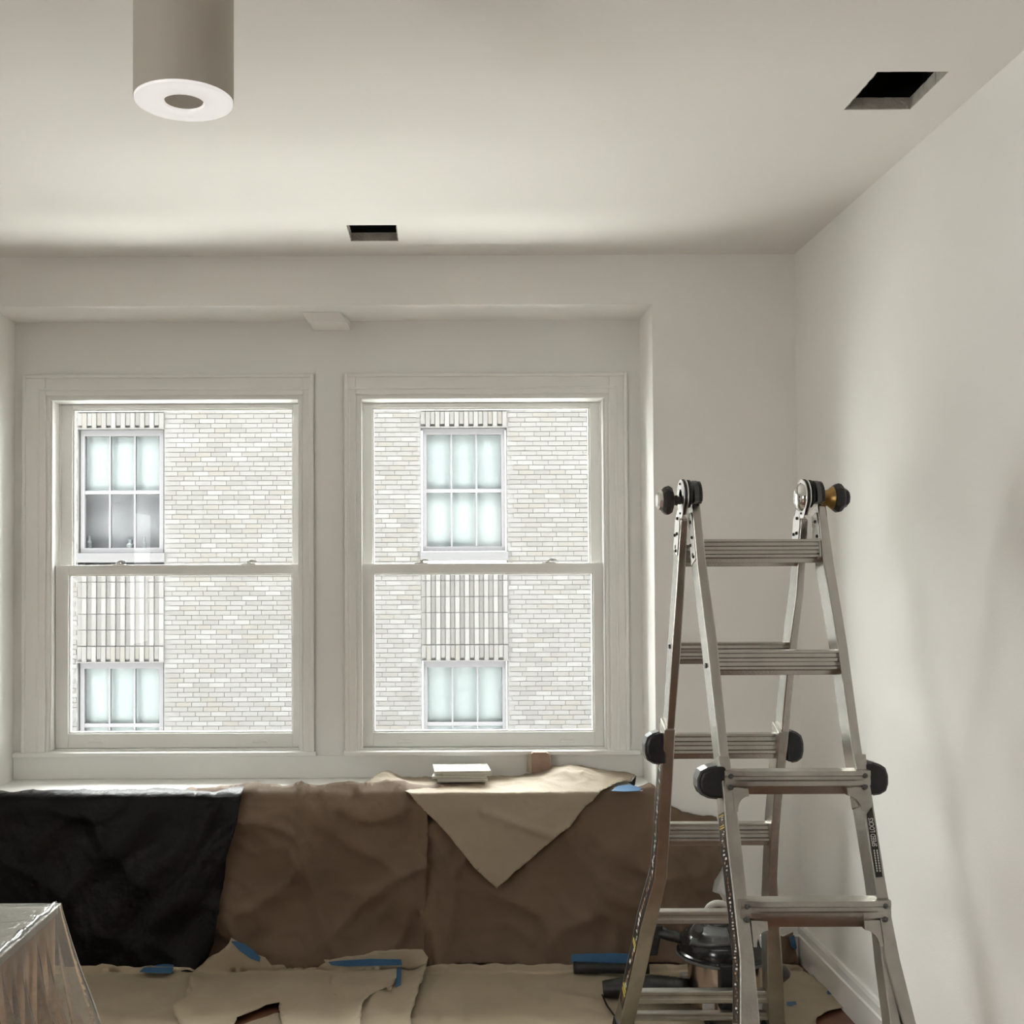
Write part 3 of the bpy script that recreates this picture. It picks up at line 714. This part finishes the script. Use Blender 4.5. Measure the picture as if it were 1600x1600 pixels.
fl_out = [(1140, 1039, 1055.5), (1200, 1035, 1052.5), (1260, 1030, 1049), (1320, 1027, 1045.6), (1375, 1022, 1042), (1450, 1001, 1025), (1500, 991, 1014), (1580, 973, 996)]
fr_out = [(1145, 1217, 1233), (1250, 1209, 1223), (1300, 1204.5, 1219), (1375, 1201, 1215.5), (1450, 1198, 1219), (1500, 1199, 1222.5), (1580, 1201, 1226)]
oR = []
oR.append(rail('outer_rail', PN, NN, nl_out, D + .006, M['alu_worn'], ZF, -.004)); oR.append(rail('outer_rail', PN, NN, nr_out, D + .006, M['alu_worn'], ZF, -.004))
oR.append(rail('outer_rail', PF, FN, fl_out, D + .006, M['alu_worn'], ZF, -.004)); oR.append(rail('outer_rail', PF, FN, fr_out, D + .006, M['alu_worn'], ZF, -.004))
# straight inner leg at the near right foot (the outer one flares away from it)
rail('leg_web', PN, NN, [(1440, 1372, 1384), (1500, 1378, 1392), (1600, 1391, 1408)], D * .8, M['alu_worn'], ZF + .3, .006)
for (o, q) in oR:     # rubber feet
    a, b = q[-1]; c = (a + b) / 2; f_ = MB()
    N_ = NN if c.y < 3 else FN; c = c + N_ * (D / 2)
    f_.hexa([c + Vector((-.032, -.05, -.02)), c + Vector((.032, -.05, -.02)), c + Vector((.032, .05, -.02)), c + Vector((-.032, .05, -.02))],
            [c + Vector((-.026, -.042, .02)), c + Vector((.026, -.042, .02)), c + Vector((.026, .042, .02)), c + Vector((-.026, .042, .02))])
    f_.build('rubber_foot', M['black'], lad, bevel=.004)

def rung(P, N, pa, pb, hpx, m, ridges=3, depth=.034, flat=False, d0=.012):
    # pa,pb centre line ends in the front plane; hpx = visible height at that depth in m
    a = P(pa[0], pa[1], d0); b = P(pb[0], pb[1], d0); zc = (a.z + b.z) / 2; yc = (a.y + b.y) / 2
    h = hpx; y0 = yc; y1 = yc + depth
    prof = []
    if ridges == 3:
        for t, d in ((0, .000), (.10, .0), (.13, .008), (.28, .006), (.31, 0), (.44, 0), (.47, .008), (.62, .006), (.65, 0), (.76, 0), (.80, .012), (1, .016)):
            prof.append((y0 + d, zc + h / 2 - h * t))
    else:
        for t, d in ((0, .004), (.06, 0), (.30, 0), (.36, .003), (.60, .003), (.66, 0), (.94, 0), (1, .004)):
            prof.append((y0 + d, zc + h / 2 - h * t))
    prof += [(y1, zc - h / 2), (y1, zc + h / 2)]
    return MB().prism([(a.x, y, z) for y, z in prof], (b.x - a.x, 0, 0)).build('rung', m, lad, bevel=.0012)
rung(PN, NN, (1097, 861), (1290, 861), .063, M['alu'])
rung(PN, NN, (1118, 1036), (1312, 1036), .064, M['alu'])
rung(PF, FN, (1068, 868), (1250, 868), .060, M['alu'])
rung(PF, FN, (1060, 1021), (1238, 1021), .062, M['alu'])
rung(PF, FN, (1050, 1167), (1220, 1167), .075, M['alu'])
rung(PF, FN, (1042, 1305), (1206, 1305), .070, M['alu_worn'])
rung(PF, FN, (1024, 1434), (1203, 1434), .040, M['alu_worn'], 2)
rung(PF, FN, (990, 1559), (1203, 1559), .040, M['alu_worn'], 2)
rung(PF, FN, (975, 1590), (1207, 1588), .026, M['alu_worn'], 2, depth=.025)
# outer rungs of the near section: flattened ends riveted over the rail fronts
def wide_rung(yt, ym, yb, xa, xb, ia, ib, dips=1):
    z = lambda py: PN((xa + xb) / 2, py).z
    y = PN((xa + xb) / 2, ym).y
    zt, zm, zb = z(yt), z(ym), z(yb)
    A = PN(xa, ym).x; B = PN(xb, ym).x; IA = PN(ia, ym).x; IB = PN(ib, ym).x
    m_ = MB(); n = 40
    f_ = .010
    rows_ = []
    for k in range(n + 1):
        t = k / n; x = A + (B - A) * t
        e = min(1, max(0, min((x - A) / .06, (B - x) / .06)))  # 0 at ends
        e = e * e * (3 - 2 * e)
        fr = y - .010 - .006 * e
        rows_.append([(x, fr, zt), (x, fr - .002, zt - (zt - zm) * .30), (x, fr + .004 * e, zt - (zt - zm) * .38), (x, fr + .004 * e, zt - (zt - zm) * .60), (x, fr - .001, zt - (zt - zm) * .68),
                      (x, fr, zm), (x, fr + .018 + .006 * e, zm - (zm - zb) * (.25 + .75 * e)), (x, y + .03, zm - (zm - zb) * (.25 + .75 * e)), (x, y + .03, zt)])
    w_ = len(rows_[0]); vs = [p for r_ in rows_ for p in r_]
    fs = [(i * w_ + j, (i + 1) * w_ + j, (i + 1) * w_ + (j + 1) % w_, i * w_ + (j + 1) % w_) for i in range(n) for j in range(w_)]
    fs += [tuple(range(w_)), tuple(n * w_ + j for j in range(w_ - 1, -1, -1))]
    m_.add(vs, fs)
    o = m_.build('rung', M['alu_worn'], lad, smooth='auto')
    for X_ in (A + .014, B - .014):
        for zz in (zt - .012, zm - .004):
            MB().lathe((X_, y - .008, zz), (X_, y - .017, zz), [(0, .0065), (.6, .0065), (1, .003)], 12).build('rivet', M['greyplastic'], o, smooth='auto')
    for (X_, s_) in ((IA, 1), (IB, -1)):      # curved gusset below the rung ends
        g = MB(); poly = [(X_ - s_ * .012, zb + .02), (X_ - s_ * .012, zb - .035)]
        for k in range(7):
            a_ = math.pi / 2 * k / 6; poly.append((X_ + s_ * (.030 - .030 * math.cos(a_)) - s_ * .004, zb - .035 + .035 * math.sin(a_)))
        poly.append((X_ + s_ * .026, zb + .02))
        g.prism([(x, y - .006 + .352 * (z_ - zm), z_) for x, z_ in poly], (0, .02, 0)).build('gusset', M['alu_worn'], o)
wide_rung(1202, 1226, 1243, 1131, 1358, 1151, 1338)
wide_rung(1403, 1432, 1452, 1156, 1390, 1180, 1365)

# hinges
def disc(x, t, y, z, r_, m, par, n=32, taper=.97):
    return MB().lathe((x, y, z), (x + t, y, z), [(0, r_ * taper), (.15, r_), (.85, r_), (1, r_ * taper)], n).build('disc', m, par, smooth='auto')
def hinge(cxp, cyp, side, Y=3.005):
    c = atY(cxp, cyp, Y); z0 = c.z; X0 = c.x
    hub = MB().lathe((X0, Y, z0), (X0 + .055, Y, z0), [(0, .02), (1, .02)], 20).build('hinge', M['greyplastic'], lad, smooth='auto')
    # teardrop plates: (offset, thick, material, radius)
    def tear(x, t, r_, m, tail=.058):
        pts = [(x, Y + r_ * math.cos(a), z0 + r_ * math.sin(a)) for a in [math.pi * k / 20 - .35 + (.70) * k / 20 for k in range(21)]]
        pts += [(x, Y - .012, z0 - tail), (x, Y + .012, z0 - tail)]
        return MB().prism(pts, (t, 0, 0)).build('hinge_plate', m, hub, bevel=.001)
    tear(X0, .003, .046, M['steel']); tear(X0 + .004, .004, .047, M['black'], .05); tear(X0 + .010, .004, .046, M['steel'], .05)
    tear(X0 + .018, .006, .045, M['black'], .03); tear(X0 + .030, .012, .043, M['greyplastic'], .02); tear(X0 + .044, .007, .041, M['black'], .02)
    for dz in (.034, -.045):
        MB().lathe((X0 - .003, Y, z0 + dz), (X0 + .001, Y, z0 + dz), [(0, .003), (1, .003)], 10).build('rivet', M['black'], hub)
    return hub, X0, Y, z0
def knob(X0, s, Y, z0, hub, shaft):
    k = empty_part('hinge_knob', lad)
    MB().lathe((X0, Y, z0), (X0 + s * shaft, Y, z0), [(0, .011), (.35, .011), (.45, .015), (1, .012)], 18).build('shaft', M['greyplastic'], k, smooth='auto')
    x = X0 + s * shaft
    MB().lathe((x, Y, z0), (x + s * .030, Y, z0), [(0, .024), (.12, .034), (.45, .041), (.75, .038), (1, .030)], 10).build('grip', M['black'], k, smooth=False, bevel=.002)
    MB().lathe((x + s * .0302, Y, z0), (x + s * .044, Y, z0), [(0, .028), (.6, .025), (1, .018)], 8).build('cap', M['steel'] if s < 0 else M['black'], k, bevel=.001)
    return k
def empty_part(name, parent):
    o = bpy.data.objects.new(name, None); C.objects.link(o); o.parent = parent; o.empty_display_size = .05; return o
hb, X0, Yh, Zh = hinge(1063, 776, -1)
knob(X0, -1, Yh, Zh - .010, hb, .020)
hb2, X2, Yh, Zh2 = hinge(1252, 776, 1)
k2 = knob(X2 + .052, 1, Yh, Zh2 - .004, hb2, .030)
MB().lathe((X2 + .052, Yh, Zh2 - .004), (X2 + .083, Yh, Zh2 - .004), [(0, .020), (.6, .022), (1, .032)], 20).build('bushing', M['brass'], k2, smooth='auto')
# polished convex cover on the camera side of the right hinge
cvr = MB().lathe((X2 + .0, Yh, Zh2 - .002), (X2 - .020, Yh, Zh2 - .002), [(0, .038), (.35, .036), (.75, .027), (1, .012)], 32).build('hinge_cover', M['chrome'], hb2, smooth='auto')
# perforated hinge arms on the left faces of the four rail tops
def arm(P, N, pts, hub):
    # pts: (y, x_left_edge_of_front_face)
    q = [P(x, y, .0) for y, x in pts]
    mb = MB(); dp = .058
    poly = [q[0] + N * .012, q[0] + N * .034, q[1] + N * dp, q[2] + N * dp, q[2] + N * .008, q[1] + N * .004]
    o = mb.prism(poly, (-.003, 0, 0)).build('hinge_arm', M['steel'], hub, bevel=.0008)
    for t, dd in ((.18, .022), (.52, .018), (.62, .042), (.92, .020)):
        c = q[0].lerp(q[2], t) + N * dd
        MB().lathe(c + Vector((-.0028, 0, 0)), c + Vector((-.0075, 0, 0)), [(0, .0045), (.7, .0045), (1, .002)], 10).build('rivet', M['black'], o)
arm(PN, NN, [(798, 1082), (822, 1085), (872, 1089)], hb); arm(PF, FN, [(802, 1064), (824, 1063), (870, 1060)], hb)
arm(PN, NN, [(798, 1279), (820, 1281), (868, 1285)], hb2); arm(PF, FN, [(802, 1252), (822, 1251), (868, 1248)], hb2)
# single bolt holes lower on the rails
for P, N, pts in ((PN, NN, ((861, 1087), (1035, 1108))), (PF, FN, ((861, 1060), (1018, 1050)))):
    for y, x in pts:
        c = P(x, y, 0) + N * .033
        MB().lathe(c + Vector((-.0005, 0, 0)), c + Vector((-.003, 0, 0)), [(0, .007), (1, .006)], 14).build('rail_bolt', M['black'], lad)
# lock knobs
def lock(P, N, xa, xb, ya, yb, s):
    a = P(xa, (ya + yb) / 2, .01); b = P(xb, (ya + yb) / 2, .01); zt = P(xa, ya).z; zb = P(xa, yb).z
    inner, outer = (b.x, a.x) if s < 0 else (a.x, b.x)
    y = a.y; w = abs(outer - inner); h = zt - zb
    k = empty_part('lock_knob', lad)
    def prof(sc, dx=0):
        pr = [(0, .5), (.30, .50), (.62, .44), (.88, .33), (1, .10), (1, -.15), (.90, -.36), (.62, -.47), (.30, -.5), (0, -.5)]
        return [(inner + s * (u * w * sc + dx), v * h * sc) for u, v in pr]
    zc = (zt + zb) / 2
    MB().prism([(x, y - .012, zc + z_) for x, z_ in prof(.92)], (0, .062, 0)).build('grip', M['black'], k, bevel=.006)
    # grey outer rim
    out = prof(1.0); inn = prof(.86); n = len(out)
    r_ = MB()
    for i in range(1, n - 2):
        p0, p1, q0, q1 = out[i], out[i + 1], inn[i], inn[i + 1]
        r_.hexa([(p0[0], y - .004, zc + p0[1]), (p1[0], y - .004, zc + p1[1]), (q1[0], y - .004, zc + q1[1]), (q0[0], y - .004, zc + q0[1])],
                [(p0[0], y + .042, zc + p0[1]), (p1[0], y + .042, zc + p1[1]), (q1[0], y + .042, zc + q1[1]), (q0[0], y + .042, zc + q0[1])])
    r_.build('rim', M['greyplastic'], k, bevel=.001)
    MB().lathe((inner - s * .004, y + .02, zc), (inner + s * .01, y + .02, zc), [(0, .02), (1, .02)], 16).build('pin', M['steel'], k)
lock(PN, NN, 1089, 1133, 1195, 1252, -1); lock(PN, NN, 1353, 1387, 1190, 1246, 1)
lock(PF, FN, 1007, 1040, 1145, 1194, -1); lock(PF, FN, 1229, 1255, 1143, 1191, 1)

# warning labels: long black strips on the left faces of the outer rails
def strip(P, N, pts, lo, hi, dens, seed, yel):
    # pts: (y, x of left front edge); plate sits on the -x face
    rr = random.Random(seed)
    q = [P(x, y, -.004) for y, x in pts]
    off = Vector((-.0008, 0, 0))
    lb = MB()
    for a, b in zip(q[:-1], q[1:]):
        lb.hexa([a + N * lo, a + N * hi, a + N * hi + off, a + N * lo + off], [b + N * lo, b + N * hi, b + N * hi + off, b + N * lo + off])
    o = lb.build('warning_label', M['sticker'], lad)
    pr = MB(); tot = len(q) - 1
    nmk = dens
    for i in range(nmk):
        t = i / nmk * tot; k = int(t); fr = t - k
        a = q[k].lerp(q[k + 1], fr); t2 = (i + rr.uniform(.35, .75)) / nmk * tot; k2_ = min(int(t2), tot - 1); b = q[k2_].lerp(q[k2_ + 1], t2 - k2_)
        c0_ = lo + (hi - lo) * rr.uniform(.12, .45); c1_ = c0_ + (hi - lo) * rr.uniform(.10, .35)
        mi = rr.choices((0, 1, 2), (5, 0, 5))[0]
        if any(y0 < t / tot < y1 for y0, y1 in yel): mi = 1; c0_ = lo + .1 * (hi - lo); c1_ = lo + .9 * (hi - lo)
        pr.hexa([a + N * c0_ + off, a + N * c1_ + off, a + N * c1_ + off * 1.6, a + N * c0_ + off * 1.6], [b + N * c0_ + off, b + N * c1_ + off, b + N * c1_ + off * 1.6, b + N * c0_ + off * 1.6], mi)
    pr.build('print', [M['print'], M['yprint'], M['rprint']], o)
strip(PN, NN, [(1268, 1132.5), (1320, 1136), (1420, 1147.5), (1500, 1156), (1600, 1156)], .004, .064, 64, 3, ((.0, .03), (.085, .11)))
strip(PF, FN, [(1198, 1035.2), (1260, 1030), (1320, 1027), (1375, 1022), (1450, 1001), (1500, 991), (1580, 973)], .004, .060, 70, 5, ((.76, .79), (.93, .96)))
# SPEED LOCKS label on the front of the near right rail
def text_mesh(body, size, m, mtx, parent, name='lettering'):
    cu = bpy.data.curves.new('t', 'FONT'); cu.body = body; cu.size = size; cu.align_x = 'LEFT'; cu.align_y = 'CENTER'; cu.extrude = .0002
    cu.offset = size * .02
    to = bpy.data.objects.new('t', cu); C.objects.link(to); bpy.context.view_layer.update()
    me = bpy.data.meshes.new_from_object(to.evaluated_get(bpy.context.evaluated_depsgraph_get())); C.objects.unlink(to); bpy.data.objects.remove(to)
    me.transform(mtx); me.materials.clear(); me.materials.append(m)
    o = bpy.data.objects.new(name, me); C.objects.link(o); o.parent = parent; return o
lt = -.0062
lp = [PN(x, y, lt) for x, y in ((1362.5, 1261), (1368.5, 1296), (1379, 1370), (1368.5, 1371), (1355, 1272))]
lbl = MB().prism(lp, -NN * .0006).build('label', M['sticker'], lad); lbl['label'] = 'black label with white lettering'
bl = PN(1371.6, 1353, lt - .0010); tl = PN(1360.6, 1278, lt - .0010)
ax = (tl - bl); L_ = ax.length; ax.normalize(); nz = -NN; ayv = nz.cross(ax).normalized()
mt = Matrix(((ax.x, ayv.x, nz.x, 0), (ax.y, ayv.y, nz.y, 0), (ax.z, ayv.z, nz.z, 0), (0, 0, 0, 1)))
s0 = bl.lerp(tl, .40) + ayv * 0
txt = text_mesh('SPEED LOCKS', .0170, M['print'], Matrix.Translation(s0 - lad.location) @ mt @ Matrix.Scale(1, 4), lbl)
w_ = max((mt.inverted() @ (v.co + lad.location - s0)).x for v in txt.data.vertices)
want = L_ * .60
for v in txt.data.vertices:
    p = mt.inverted() @ (v.co + lad.location - s0); p.x *= want / w_; v.co = (mt @ p) + s0 - lad.location
sm = MB()
for k in range(9):
    for r2 in (-1, 1):
        a = bl.lerp(tl, -.12 + .052 * k); b = bl.lerp(tl, -.12 + .052 * k + .04)
        v = ayv * (.0035 * r2)
        sm.hexa([a + v - ayv * .0011, a + v + ayv * .0011, a + v + ayv * .0016 + nz * .0003, a + v - ayv * .0016 + nz * .0003], [b + v - ayv * .0016, b + v + ayv * .0016, b + v + ayv * .0016 + nz * .0003, b + v - ayv * .0016 + nz * .0003])
sm.build('fine_print', M['print'], lbl)

# ------------------------------------------------------------------ vacuum cleaner
VY = 3.86
vc = atY(1130, 1480, VY); vx = vc.x
vac = empty('shop_vacuum', (vx, VY, 0), 'small canister vacuum with black domed lid behind the ladder', 'vacuum cleaner')
zr = .213; ZL = zr - .028
MB().lathe((vx, VY, .035), (vx, VY, zr + .005), [(0, .108), (.06, .118), (.92, .122), (1, .126)], 40).build('tank', M['tank'], vac, smooth='auto')
MB().lathe((vx, VY, zr - .012), (vx, VY, zr + .100), [(0, .150), (.06, .156), (.13, .156), (.17, .149), (.24, .150), (.45, .146), (.65, .130), (.82, .105), (.94, .07), (1, .03)], 48).build('lid', M['blackgloss'], vac, smooth='auto')
MB().lathe((vx, VY, zr - .016), (vx, VY, zr - .004), [(0, .151), (.5, .160), (1, .157)], 48).build('lid_rim', M['greyplastic'], vac, smooth='auto')
# grey motor panel wrapping the upper left of the dome
pn = MB(); na, nb_ = 14, 8; vs = []
for i in range(na + 1):
    for j in range(nb_ + 1):
        a_ = R(208 + 58 * i / na); t = j / nb_
        rr_ = .147 - .095 * t ** 1.4 + .012; zz = ZL + .070 + .053 * t ** .75 + (.020 * (i / na) * (1 - t))
        rr_ = min(rr_, .158 - 1.0 * max(0, zz - ZL - .05) ** 1.15)
        vs.append((vx + rr_ * math.cos(a_), VY + rr_ * math.sin(a_), zz))
pn.add(vs, [(i * (nb_ + 1) + j, (i + 1) * (nb_ + 1) + j, (i + 1) * (nb_ + 1) + j + 1, i * (nb_ + 1) + j + 1) for i in range(na) for j in range(nb_)])
pn.build('motor_panel', M['greyplastic'], vac, smooth='full', solid=.008)
bc = atY(1090, 1452, VY - .10)
MB().lathe(bc + Vector((0, .03, -.02)), bc + Vector((0, -.012, .008)), [(0, .020), (.7, .020), (1, .015)], 20).build('switch', M['greyplastic'], vac, smooth='auto')
# carry handle arching over the lid
hp = [(vx - .01 + .045 * math.cos(a_), VY + .02, ZL + .105 + .078 * math.sin(a_) ** .5) for a_ in [math.pi * k / 12 for k in range(13)]]
MB().tube(hp, .012, 10).build('handle', M['lgrey'], vac, smooth='full')
lat = MB(); lc = atY(1136, 1520, VY - .165)
lat.box(lc.x - .02, lc.x + .026, VY - .170, VY - .118, .07, zr + .006); lat.build('latch', M['black'], vac, bevel=.004)
for a_ in (35, 145, 235, 305):
    x = vx + .135 * math.cos(R(a_)); y = VY + .135 * math.sin(R(a_))
    cst = MB().box(x - .018, x + .018, y - .018, y + .018, .03, .11).build('caster_bracket', M['lgrey'], vac, bevel=.004)
    MB().lathe((x - .012, y, .020), (x + .012, y, .020), [(0, .019), (1, .019)], 18).build('wheel', M['black'], cst, smooth='auto')
w0 = atY(1183, 1456, VY - .06); w1 = atY(1187, 1481, VY - .06)
MB().box(w0.x - .001, w1.x + .001, VY - .10, VY - .05, w1.z, w0.z).build('side_clip', M['lgrey'], vac, bevel=.003)
MB().lathe((vx + .15, VY - .06, .16), (vx + .21, VY + .02, .13), [(0, .03), (.5, .036), (1, .026)], 20).build('exhaust_port', M['blackgloss'], vac, smooth='auto')
# thick ribbed hose running left over the floor
hz = []; A_ = atZ(942, 1546, .045); A_.z = .046
B_ = Vector((vx - .13, VY - .02, .085))
P_ = [A_, A_.lerp(B_, .35) + Vector((0, .03, -.004)), A_.lerp(B_, .7) + Vector((0, .02, .004)), B_]
def cr(p, t):
    n = len(p) - 1; k = min(int(t * n), n - 1); f_ = t * n - k
    p0, p1, p2, p3 = p[max(k - 1, 0)], p[k], p[k + 1], p[min(k + 2, n)]
    return .5 * ((2 * p1) + (p2 - p0) * f_ + (2 * p0 - 5 * p1 + 4 * p2 - p3) * f_ ** 2 + (3 * p1 - p0 - 3 * p2 + p3) * f_ ** 3)
hz = [cr(P_, k / 70) for k in range(71)]
MB().tube(hz, .03, 16, rfun=lambda t: (.036 * (1 - .25 * max(0, 1 - t * 4)) if t < .45 else .038 + .0018 * math.sin(t * 260))).build('hose', M['black'], vac, smooth='full')
# power cord looping down from the hose end
def cord(P, r_=.004): return [cr(P, k / 40) for k in range(41)]
e0 = atZ(941, 1556, .02)
MB().tube(cord([Vector((A_.x - .004, A_.y - .01, .03)), atZ(948, 1570, .02), atZ(957, 1583, .02), atZ(966, 1596, .018), atZ(985, 1640, .005)]), .0035, 8).build('power_cord', M['black'], vac, smooth='full')
# loose wand and nozzle
wa = atZ(899, 1512, .036); wb_ = atZ(1014, 1514, .036)
wd = empty('vacuum_wand', (wa.x, wa.y, 0), 'straight black vacuum wand lying on the floor by the wide blue tape', 'vacuum wand')
MB().lathe(wa, wb_, [(0, .019), (.02, .021), (.3, .021), (.32, .019), (1, .018)], 20).build('tube', M['black'], wd, smooth='auto')
MB().lathe(wa + Vector((-.006, 0, 0)), wa + Vector((.004, 0, 0)), [(0, .0215), (1, .0225)], 20).build('collar', M['black'], wd, smooth='auto')
q0 = atY(1024, 1443, 3.95); q1 = atY(1019, 1491, 3.95)
hd = MB()
hd.hexa([q1 + Vector((-.024, -.02, 0)), q1 + Vector((.016, -.02, 0)), q1 + Vector((.016, .02, 0)), q1 + Vector((-.024, .02, 0))], [q0 + Vector((-.020, -.018, 0)), q0 + Vector((.024, -.018, 0)), q0 + Vector((.024, .018, 0)), q0 + Vector((-.020, .018, 0))])
hd.build('nozzle', M['black'], vac, bevel=.006)
MB().tube([atY(1028, 1455, 3.95), atY(1045, 1461, 3.95), atY(1058, 1464, 3.93), atY(1074, 1470, 3.90)], .020, 14).build('nozzle_neck', M['black'], vac, smooth='full')
